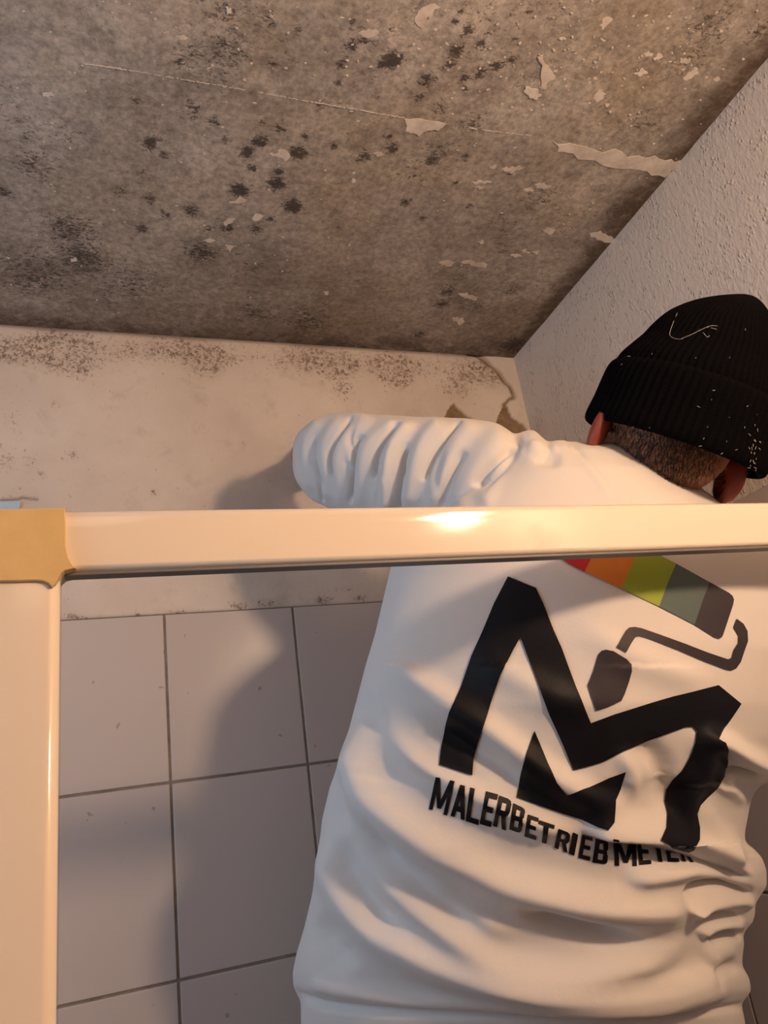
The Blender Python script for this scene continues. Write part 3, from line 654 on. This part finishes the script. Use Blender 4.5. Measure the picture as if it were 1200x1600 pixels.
# sleeve: ridges that run over the top and sweep down-left
def sweep(xt, yt, xm, ym, xb, yb, h, a, b, tp=.08): FOLDS.append(([(xt, yt), (xm, ym), (xb, yb)], h, a, b, tp))
SW = [((505, 646), (478, 700), (488, 775), 6, 7, 8), ((522, 643), (492, 700), (505, 790), -6, 4, 4), ((540, 645), (507, 700), (515, 790), 7, 8, 9), ((552, 650), (520, 705), (527, 795), -9, 4, 4),
      ((585, 646), (530, 705), (536, 800), 8, 9, 10), ((600, 652), (556, 698), (548, 790), -10, 4, 5), ((622, 650), (572, 705), (562, 800), 9, 9, 10), ((625, 662), (592, 705), (578, 800), -9, 5, 5),
      ((650, 654), (612, 710), (606, 810), 10, 8, 9), ((665, 660), (632, 715), (620, 810), -11, 5, 6), ((700, 652), (660, 700), (636, 800), 9, 12, 12), ((722, 656), (680, 710), (648, 800), -8, 6, 6),
      ((750, 654), (712, 700), (672, 800), 9, 13, 14), ((758, 672), (716, 725), (686, 800), -6, 8, 8), ((800, 672), (752, 712), (706, 800), 9, 14, 16), ((806, 694), (764, 732), (726, 800), -8, 9, 9),
      ((822, 690), (788, 728), (752, 800), 8, 10, 14), ((480, 665), (463, 710), (475, 765), 4, 6, 7)]
for i_, (a_, b_, c_, h, w1, w2) in enumerate(SW):
    if h > 0: h *= (1.25, .7, 1.0, 1.35, .8)[i_ % 5]
    elif i_ % 4 == 1: a_ = ((a_[0] + b_[0] * 2) / 3 + 3, (a_[1] + b_[1] * 2) / 3); h *= 1.3
    elif i_ % 4 == 3: c_ = ((c_[0] + b_[0]) / 2 - 2, (c_[1] + b_[1]) / 2); h *= 1.2
    FOLDS.append((smooth_poly([a_, b_, c_], 5), h * (.75 if h > 0 else 1.15), w1 * (1.1 if h > 0 else .65), w2 * (1.25 if h > 0 else .75), .16))
disp = np.zeros(n_)
for pts, h, wl_, wr_, tp in FOLDS:
    sp = smooth_poly(pts, 4) if len(pts) < 12 else smooth_poly(pts, 3)
    x0, x1 = min(p[0] for p in sp) - 90, max(p[0] for p in sp) + 90; y0, y1 = min(p[1] for p in sp) - 90, max(p[1] for p in sp) + 90
    k = np.where((PX > x0) & (PX < x1) & (PY > y0) & (PY < y1) & (w_f > 0))[0]
    d, s, tt = seg_dist(PX[k], PY[k], sp)
    w = np.where(s < 0, wl_, wr_)
    tap = np.clip(np.minimum(tt, 1 - tt) / max(tp, .01), 0, 1); tap = tap * tap * (3 - 2 * tap)
    disp[k] += h * .001 * np.exp(-(d / w) ** 2) * tap
near = DD < 1.13
disp *= w_f * near * np.where(PY > 1040, 1.6, 1.0)
co2 = co + nm * disp[:, None]
# gentle irregularity of heavy fleece everywhere
shirt_me.vertices.foreach_set('co', co2.ravel()); shirt_me.update()
bm = bmesh.new(); bm.from_mesh(shirt_me)
for _ in range(2): bmesh.ops.smooth_vert(bm, verts=bm.verts, factor=.3, use_axis_x=True, use_axis_y=True, use_axis_z=True)
bm.to_mesh(shirt_me); bvh = BVHTree.FromBMesh(bm); bm.free()
shirt = link('sweatshirt', shirt_me, m_fab, person)

# --- body (one continuous skin): head, neck, trunk, arms, hands, legs
hd = P(1068, 640, .825)                                   # head centre
upv = Vector(R.T @ np.array([.345, -.93, -.10])).normalized()   # crown direction (tilted right)
fwd = Vector(R.T @ np.array([-.10, .10, 1.0])); fwd = (fwd - upv * fwd.dot(upv)).normalized()
side = fwd.cross(upv).normalized()
HB = Matrix((side, fwd, upv)).transposed().to_4x4()
def hp(s, f, u): return hd + side * s + fwd * f + upv * u
def hv(s, f, u, r): p = hp(s, f, u); return (p.x, p.y, p.z, r)
nk = P(1005, 800, .885)
parts = [ball(hp(0, .022, .012), (.070, .080, .085), HB), ball(hp(0, .055, -.055), (.055, .05, .06), HB), ball(hp(0, -.005, -.03), (.064, .056, .065), HB),
         ball(hp(0, .105, -.025), (.013, .02, .022), HB), ball(hp(0, .088, -.065), (.028, .018, .012), HB), ball(hp(0, .085, .015), (.05, .02, .014), HB),
         tube([hv(0, .004, -.05, .050), (nk.x, nk.y, nk.z, .052), cpt(960, 880, .87, .08)])]
for s in (-1, 1):
    parts.append(ball(hp(.031 * s, .088, .0), (.013, .012, .010), HB))
    EM = HB @ Matrix.Rotation(math.radians(28 * s), 4, 'Z')
    parts.append(ball(hp(.079 * s, .000, -.054), (.0095, .019, .030), EM)); parts.append(ball(hp(.074 * s, .010, -.050), (.007, .010, .015), EM))
trk = tube([cpt(985, 860, .86, .085), cpt(960, 960, .85, .10), cpt(900, 1150, .84, .10), cpt(840, 1400, .85, .10), cpt(820, 1600, .86, .09)])
parts += [trk]
lsh, rsh = P(800, 800, .90), P(1180, 980, .86)
parts.append(tube([(lsh.x, lsh.y, lsh.z, .055), cpt(680, 775, .95, .047), cpt(560, 740, 1.02, .040), cpt(497, 716, 1.10, .028), cpt(480, 710, 1.15, .024)]))
parts.append(tube([cpt(960, 930, .86, .07), (lsh.x, lsh.y, lsh.z, .06)])); parts.append(tube([cpt(960, 960, .86, .07), (rsh.x, rsh.y, rsh.z, .055)]))
parts.append(tube([(rsh.x, rsh.y, rsh.z, .055), cpt(1190, 1070, .90, .048), cpt(1085, 1060, .98, .042), cpt(950, 975, 1.07, .034), cpt(860, 925, 1.13, .026)]))
# hands: palm, four fingers and thumb flat against the wall, fingers pointing along it
def hand(w0, wall_p, ax, up):
    out = []; d = wall_p - w0
    out.append(tube([(*w0, .026), (*(w0 + d * .5 + ax * .004), .029), (*(w0 + d * .8 + ax * .022), .027), (*(wall_p + ax * .045 - d * .08), .022)]))
    for off, ln in ((-.028, .050), (-.009, .062), (.011, .066), (.030, .055)):
        b0 = w0 + d * .85 + ax * .05 + up * off; t1 = Vector(wall_p) + ax * (.055 + ln * .5) + up * off * 1.2; t1.y = YB - .022; t2 = Vector(wall_p) + ax * (.055 + ln * 1.05) + up * off * 1.3; t2.y = YB - .012
        out.append(tube([(*b0, .0105), (*t1, .0095), (*t2, .0078)], 12, 4))
    b0 = w0 + d * .45 + up * .018; t1 = b0 + ax * .02 + up * .03; t2 = t1 + ax * .030 + up * .012; t2.y = YB - .014
    out.append(tube([(*b0, .013), (*t1, .0115), (*t2, .0095)], 12, 4)); return out
parts += hand(P(480, 710, 1.15), on_back(492, 722, .022), Vector((1, 0, -.15)).normalized(), Vector((.15, 0, 1)).normalized())
parts += hand(P(860, 925, 1.13), on_back(830, 900, .022), Vector((-.3, 0, 1)).normalized(), Vector((-1, 0, -.3)).normalized())
hipL, hipR = Vector((.335, .86, Z0 - .42)), Vector((.52, .83, Z0 - .42))
LEG = []
for hp_, s in ((hipL, -1), (hipR, 1)):
    kn = (hp_.x + .02 * s, hp_.y - .02, .56); an = (hp_.x + .03 * s, hp_.y + .02, .12); LEG.append((hp_, kn, an, s))
    parts.append(tube([(*cpt(830, 1560, .86, .1)[:3], .09), (hp_.x, hp_.y, hp_.z, .080), ((hp_.x + kn[0]) / 2, (hp_.y + kn[1]) / 2, .84, .075), (*kn, .058), (an[0], an[1], .36, .052), (*an, .038)]))
    parts.append(tube([(an[0], an[1], .075, .040), (an[0] + .01 * s, an[1] + .09, .055, .036), (an[0] + .015 * s, an[1] + .16, .042, .030)]))
body_me = remesh('body', parts, .0042, 5)
squeeze(body_me, .655, .11)
body = link('body', body_me, m_skin, person)
# trousers and shoes
tp = []
for hp_, kn, an, s in LEG:
    tp.append(tube([(.43, .86, Z0 - .36, .118), (.43, .86, Z0 - .42, .135), (hp_.x, hp_.y, hp_.z - .03, .115), ((hp_.x + kn[0]) / 2, (hp_.y + kn[1]) / 2, .84, .094), (*kn, .078), (an[0], an[1], .36, .072), (an[0], an[1], .13, .066)]))
trou = link('trousers', remesh('trousers', tp, .008, 4), m_trou, person)
for hp_, kn, an, s in LEG:
    sh = remesh('shoe', [tube([(an[0], an[1] - .02, .060, .052), (an[0] + .01 * s, an[1] + .09, .056, .050), (an[0] + .015 * s, an[1] + .175, .046, .040)]), tube([(an[0], an[1], .06, .05), (an[0], an[1], .12, .05)])], .005, 3)
    k = np.empty(len(sh.vertices) * 3); sh.vertices.foreach_get('co', k); k = k.reshape(-1, 3); k[:, 2] = np.maximum(k[:, 2], .001); sh.vertices.foreach_set('co', k.ravel())
    link('shoe', sh, m_shoe, person)

# --- beanie: ribbed crown and folded cuff
bc = P(1056, 700, .835)
def bring(u, rs, rf, cs=0, cf_=0, ribs=0, amp=0, n=432):
    out = []
    for i in range(n):
        a = 2 * math.pi * i / n; k = 1 + (amp * (.5 + .5 * math.cos(a * ribs)) if ribs else 0)
        p = bc + upv * (u - .010 * math.cos(a) * 0) + side * (cs + rs * k * math.cos(a)) + fwd * (cf_ + rf * k * math.sin(a) + .018)
        out.append(tuple(p))
    return out
S = .825 / F
prof = [(60, 128, 0), (90, 127, -3), (115, 122, -5), (135, 113, -4), (155, 104, -2), (173, 97, -2), (194, 85, -3), (208, 75, -1), (224, 61, 4), (238, 45, 11), (248, 30, 16), (256, 15, 20), (259, 4, 22)]
prof = smooth_nd(prof, 4)
rings = []
for i, (u, w, cs) in enumerate(prof):
    rings.append(bring(u * S, w * S * .985, w * S * 1.06, cs * S, -.012 * (u / 259), 72, .030 * min(1, w / 60)))
V, Fc = loft(rings); bean = mesh('beanie', V, Fc, m_knit, person)
cprof = [(6, 128), (-2, 134), (0, 141), (12, 143.5), (40, 141), (70, 140), (92, 138), (101, 134), (104, 128), (98, 118)]
cprof = smooth_nd(cprof, 4); rings = []
for u, w in cprof: rings.append(bring(u * S, w * S * .985, w * S * 1.05, 0, -.004, 72, .022))
V, Fc = loft(rings)
Fc = [f for f in Fc if len(f) == 4]; V = V[:-2]; cuff = mesh('cuff', V, Fc, m_knit, bean)
# lint on the beanie: strand and specks
bmh = bmesh.new(); bmh.from_mesh(bean.data); b1 = BVHTree.FromBMesh(bmh); bmh.free()
bmh = bmesh.new(); bmh.from_mesh(cuff.data); b2 = BVHTree.FromBMesh(bmh); bmh.free()
camp = Vector((0, 0, Z0))
def hit(x, y, trees):
    d = Vector(rayw(x, y)).normalized(); best = None
    for t_ in trees:
        h = t_.ray_cast(camp, d)
        if h[0] is not None and (best is None or h[3] < best[3]): best = h
    return best
def hair_tube(pts, r): return tube([(*p, r) for p in pts], 6, 3)
st = []
for line_ in ([(1058, 490), (1052, 505), (1047, 524), (1056, 530), (1066, 530)], [(1064, 530), (1080, 524), (1096, 516), (1110, 510), (1121, 510)], [(1090, 518), (1104, 512), (1119, 515)], [(1098, 520), (1104, 527), (1108, 525)]):
    pp = []
    for x, y in line_:
        h = hit(x, y, (b1, b2))
        if h: pp.append(h[0] + h[1] * .0008)
    if len(pp) > 2: st.append(hair_tube(pp, .00026))
V, Fc = merge(st); mesh('lint_thread', V, Fc, m_lint, bean)['label'] = 'loose pale thread'
st = []
SPK = [(983, 558), (1020, 554), (1165, 516), (972, 570), (1113, 610), (1112, 625), (1104, 667), (1098, 685), (1093, 696), (1114, 610), (943, 652), (1015, 668), (1045, 700), (1135, 690), (1150, 703), (1128, 708), (1115, 718), (1120, 730), (1142, 726), (1182, 648), (1168, 635), (1185, 690), (1178, 708), (1170, 730), (1160, 738), (1092, 636), (990, 666), (1138, 652), (1105, 705), (1086, 560), (1140, 560)]
for i, (x, y) in enumerate(SPK):
    h = hit(x, y, (b1, b2))
    if h: 
        a = Vector((rnd.uniform(-1, 1), rnd.uniform(-1, 1), rnd.uniform(-1, 1))).normalized(); l = rnd.uniform(.0004, .0015)
        st.append(tube([(*(h[0] + h[1] * .0012 - a * l), .00032), (*(h[0] + h[1] * .0012 + a * l), .00032)], 5, 1))
for i in range(26):
    x, y = rnd.gauss(1176, 8), rnd.gauss(705, 22); h = hit(x, y, (b1, b2))
    if h: a = Vector((rnd.uniform(-1, 1), rnd.uniform(-1, 1), 1.5)).normalized(); l = rnd.uniform(.0005, .0018); st.append(tube([(*(h[0] + h[1] * .001 - a * l), .0003), (*(h[0] + h[1] * .001 + a * l), .0003)], 5, 1))
V, Fc = merge(st); mesh('lint_specks', V, Fc, m_lint, bean)['kind'] = 'stuff'

# --- nape hair: short strands on the skin below the beanie
bmh = bmesh.new(); bmh.from_mesh(body_me); b3 = BVHTree.FromBMesh(bmh); bmh.free()
V, Fc = [], []
dn = (-upv).normalized()
for i in range(7000):
    x, y = rnd.uniform(945, 1135), rnd.uniform(640, 775)
    h = hit(x, y, (b3,))
    if not h: continue
    rel = h[0] - hd; u = rel.dot(upv); s = rel.dot(side)
    fade = min(1, max(0, (u + .115) / .05))
    if rnd.random() > .25 + .75 * fade or abs(s) > .074: continue
    n0 = h[1]; d = (dn + n0 * .35 + side * rnd.uniform(-.45, .45) - side * .25 * (1 if s > 0 else -1)).normalized(); l = rnd.uniform(.005, .010); w = n0.cross(d).normalized() * .00022
    p0 = h[0] - n0 * .0004; p1 = p0 + d * l * .5 + n0 * .0008; p2 = p0 + d * l; o = len(V)
    V += [p0 - w, p0 + w, p1 + w * .8, p1 - w * .8, p2, p1 + n0 * .0003]; Fc += [(o, o + 1, o + 2, o + 3), (o + 3, o + 2, o + 4)]
hr = mesh('nape_hair', V, Fc, m_hair, person, False); hr['kind'] = 'stuff'
# ears get their own flushed colour
body_me.materials.append(m_ear)
for p_ in body_me.polygons:
    rel = p_.center - hd
    if abs(rel.dot(side)) > .069 and rel.length < .12: p_.material_index = 1

# --- the print: thin ink film pressed on the folds of the back
def z5(l): return [(600 + x * .5, 840 + y * .5) for x, y in l]
def z2(l): return [(860 + x * .28333, 850 + y * .28333) for x, y in l]
def zt_(l): return [(660 + x * .36667, 1200 + y * .36667) for x, y in l]
def film(name, poly, m, parent, off=.0009, step=5.0, clip=None, quiet=True):
    res = []
    n = len(poly)
    for i in range(n):
        a, b = poly[i], poly[(i + 1) % n]; k = max(1, int(math.dist(a, b) / step))
        for j in range(k): res.append(Vector((a[0] + (b[0] - a[0]) * j / k, a[1] + (b[1] - a[1]) * j / k)))
    nb_ = len(res); edges = [(i, (i + 1) % nb_) for i in range(nb_)]
    xs = [p.x for p in res]; ys = [p.y for p in res]
    gx, gy = np.meshgrid(np.arange(min(xs), max(xs), step), np.arange(min(ys), max(ys), step))
    gx = gx.ravel(); gy = gy.ravel(); ins = inside(gx, gy, [(p.x, p.y) for p in res]); gx, gy = gx[ins], gy[ins]
    dmin = np.min(np.hypot(gx[:, None] - np.array(xs)[None], gy[:, None] - np.array(ys)[None]), 1) if len(gx) else np.array([])
    pts = res + [Vector((a, b)) for a, b, d in zip(gx, gy, dmin) if d > step * .45]
    v2, e2, f2, *_ = delaunay_2d_cdt(pts, edges, [], 0, 1e-5)
    cx = np.array([sum(v2[i].x for i in f) / len(f) for f in f2]); cy = np.array([sum(v2[i].y for i in f) / len(f) for f in f2])
    ok = inside(cx, cy, [(p.x, p.y) for p in res]); V = []; good = []
    for v in v2:
        h = bvh.ray_cast(camp, Vector(rayw(v.x, v.y)).normalized())
        if h[0] is None: V.append((0, 0, 0)); good.append(False)
        else: V.append(tuple(h[0] + h[1] * off)); good.append(True)
    Fc = []
    for f, k in zip(f2, ok):
        if k and all(good[i] for i in f): Fc.append(tuple(f))
    used = sorted({i for f in Fc for i in f}); mp_ = {i: j for j, i in enumerate(used)}
    return [V[i] for i in used], [tuple(mp_[i] for i in f)[::-1] for f in Fc]
def film_obj(name, polys, m, off=.0012, step=3.5, label=None):
    V, Fc = merge([film(name, p, m, shirt, off, step) for p in polys])
    o = mesh(name, V, Fc, m, shirt)
    if label: o['label'] = label
    return o
BIG = [(388, 122), (475, 158), (497, 205), (530, 290), (555, 345), (600, 470), (645, 578), (720, 550), (800, 525), (900, 495), (1042, 460), (1113, 518), (1085, 560), (1060, 595), (1045, 630), (1065, 642), (1075, 662), (1073, 700), (1060, 745), (1040, 780), (1010, 808), (985, 835), (975, 862), (983, 905), (983, 945), (968, 973), (950, 980), (900, 966), (862, 945), (880, 905), (882, 860), (874, 820), (880, 785), (900, 755), (930, 725), (955, 680), (970, 640), (974, 605), (962, 590), (940, 590), (880, 612), (820, 632), (740, 670), (680, 700), (590, 727), (560, 650), (520, 560), (470, 430), (427, 312), (405, 350), (365, 430), (330, 530), (300, 625), (280, 690), (276, 745), (172, 712), (180, 650), (192, 590), (205, 545), (240, 470), (275, 370), (310, 290), (345, 205)]
film_obj('emblem_letter', [z5(BIG)], m_print, .0016, 2.5, label='large black angular letter m')
LOWP = [(470, 602), (485, 640), (510, 705), (540, 765), (572, 803), (640, 780), (700, 750), (756, 730), (740, 780), (722, 820), (720, 860), (718, 890), (700, 915), (670, 905), (620, 880), (560, 862), (500, 842), (413, 812), (430, 730), (445, 670)]
film_obj('emblem_wedge', [z5(LOWP)], m_print, label='black wedge nested under the large letter')
GRIP = [(280, 588), (305, 582), (345, 590), (420, 635), (445, 665), (447, 700), (430, 760), (405, 830), (388, 865), (320, 895), (250, 918), (225, 850), (203, 780), (235, 700), (262, 610)]
film_obj('roller_grip', [z2(GRIP)], m_dk)
WIRE = [(362, 568), (412, 480), (430, 462), (460, 458), (500, 465), (600, 500), (740, 550), (870, 600), (975, 635), (995, 625), (1005, 585), (1030, 545), (1032, 505), (1005, 460), (1022, 412), (1060, 440), (1082, 480), (1085, 535), (1065, 590), (1045, 650), (1020, 685), (990, 697), (960, 690), (840, 645), (700, 585), (560, 530), (490, 508), (465, 515), (445, 545), (415, 598)]
film_obj('roller_bracket', [z2(WIRE)], m_dk)
for nm_, m_, pl_ in (('red_stripe', m_red, [(-8, 45), (90, -185), (298, -86), (237, 52), (187, 157), (100, 112), (28, 62)]), ('orange_stripe', m_or, [(298, -86), (490, 10), (475, 45), (388, 247), (187, 157), (237, 52)]),
                      ('lime_stripe', m_gr, [(490, 10), (555, 42), (690, 110), (650, 200), (595, 345), (388, 247), (475, 45)]), ('slate_stripe', m_te, [(690, 110), (875, 212), (845, 285), (790, 445), (595, 345), (650, 200)]),
                      ('charcoal_stripe', m_dk, [(875, 212), (980, 270), (1000, 287), (1008, 308), (1003, 335), (975, 420), (948, 500), (940, 515), (925, 522), (900, 515), (845, 480), (790, 445), (845, 285)])):
    film_obj(nm_, [z2(pl_)], m_)
# lettering: condensed capitals as strokes in a unit box, laid into traced quads
T_ = .26
GL = {'M': [[(0, 0), (.2, 0), (.2, 1), (0, 1)], [(.8, 0), (1, 0), (1, 1), (.8, 1)], [(0, 0), (.24, 0), (.60, .88), (.40, .88)], [(1, 0), (.76, 0), (.40, .88), (.60, .88)]],
      'A': [[(.34, 0), (.66, 0), (.28, 1), (0, 1)], [(.34, 0), (.66, 0), (1, 1), (.72, 1)], [(.22, .62), (.78, .62), (.82, .80), (.18, .80)]],
      'L': [[(0, 0), (.34, 0), (.34, 1), (0, 1)], [(0, .84), (1, .84), (1, 1), (0, 1)]],
      'E': [[(0, 0), (.34, 0), (.34, 1), (0, 1)], [(0, 0), (1, 0), (1, .17), (0, .17)], [(0, .41), (.88, .41), (.88, .58), (0, .58)], [(0, .83), (1, .83), (1, 1), (0, 1)]],
      'R': [[(0, 0), (.32, 0), (.32, 1), (0, 1)], [(0, 0), (.7, 0), (.92, .05), (.98, .15), (.6, .17), (0, .17)], [(.66, .05), (.92, .05), (1, .16), (1, .40), (.9, .52), (.66, .52)], [(0, .42), (.9, .42), (.84, .56), (.7, .59), (0, .59)], [(.42, .55), (.74, .50), (1, 1), (.68, 1)]],
      'B': [[(0, 0), (.32, 0), (.32, 1), (0, 1)], [(0, 0), (.7, 0), (.9, .04), (.98, .14), (.6, .16), (0, .16)], [(.64, .04), (.9, .04), (.97, .14), (.97, .36), (.86, .47), (.64, .47)], [(0, .41), (.86, .41), (.94, .5), (.86, .58), (0, .58)], [(.66, .5), (.92, .52), (1, .62), (1, .86), (.92, .96), (.66, .96)], [(0, .84), (.98, .84), (.92, .96), (.72, 1), (0, 1)]],
      'T': [[(0, 0), (1, 0), (1, .18), (0, .18)], [(.34, 0), (.66, 0), (.66, 1), (.34, 1)]],
      'I': [[(0, 0), (1, 0), (1, 1), (0, 1)]],
      'Y': [[(0, 0), (.34, 0), (.64, .52), (.36, .56)], [(.66, 0), (1, 0), (.64, .56), (.36, .52)], [(.34, .48), (.66, .48), (.66, 1), (.34, 1)]]}
TXT = [('M', (58, 38), (138, 58), (105, 202), (28, 174)), ('A', (140, 66), (202, 84), (180, 222), (120, 202)), ('L', (203, 84), (262, 100), (238, 242), (184, 224)), ('E', (270, 100), (322, 114), (292, 250), (244, 236)),
       ('R', (326, 118), (382, 138), (356, 264), (300, 244)), ('B', (386, 150), (440, 176), (420, 276), (370, 258)), ('E', (448, 198), (494, 214), (484, 304), (434, 288)), ('T', (494, 222), (562, 244), (548, 326), (488, 308)),
       ('R', (578, 258), (630, 276), (618, 360), (560, 336)), ('I', (640, 272), (662, 282), (646, 372), (622, 362)), ('E', (680, 280), (726, 292), (712, 394), (662, 380)), ('B', (738, 298), (792, 316), (786, 410), (722, 400)),
       ('M', (812, 300), (908, 312), (912, 418), (818, 414)), ('E', (912, 300), (962, 312), (974, 410), (922, 414)), ('Y', (960, 270), (1030, 290), (1040, 404), (985, 400)), ('E', (1030, 300), (1072, 315), (1094, 402), (1044, 402)), ('R', (1080, 310), (1125, 330), (1156, 404), (1106, 400))]
CL = [(780, 294), (850, 309), (930, 322), (1000, 338), (1080, 357), (1160, 382)]
def clip_poly(poly):           # keep what lies below the crease line
    f = lambda p: p[1] - (np.interp(p[0], [c[0] for c in CL], [c[1] for c in CL]) if p[0] > 780 else -1e3)
    out = []; n = len(poly)
    for i in range(n):
        a, b = poly[i], poly[(i + 1) % n]; fa, fb = f(a), f(b)
        if fa >= 0: out.append(a)
        if (fa >= 0) != (fb >= 0): k = fa / (fa - fb); out.append((a[0] + (b[0] - a[0]) * k, a[1] + (b[1] - a[1]) * k))
    return out
for ch, TL, TR, BR, BL in TXT:
    polys = []
    for st_ in GL[ch]:
        q = []
        for u, v in st_:
            if ch in 'IT' and False: pass
            x = (TL[0] * (1 - u) + TR[0] * u) * (1 - v) + (BL[0] * (1 - u) + BR[0] * u) * v
            y = (TL[1] * (1 - u) + TR[1] * u) * (1 - v) + (BL[1] * (1 - u) + BR[1] * u) * v
            q.append((x, y))
        q = clip_poly(q)
        if len(q) > 2:
            zq = zt_(q)
            area = abs(sum(zq[i][0] * zq[(i + 1) % len(zq)][1] - zq[(i + 1) % len(zq)][0] * zq[i][1] for i in range(len(zq)))) / 2
            if area > 1.0: polys.append(zq)
    if polys: film_obj('printed_letter', polys, m_print, off=.0009, step=4.0)
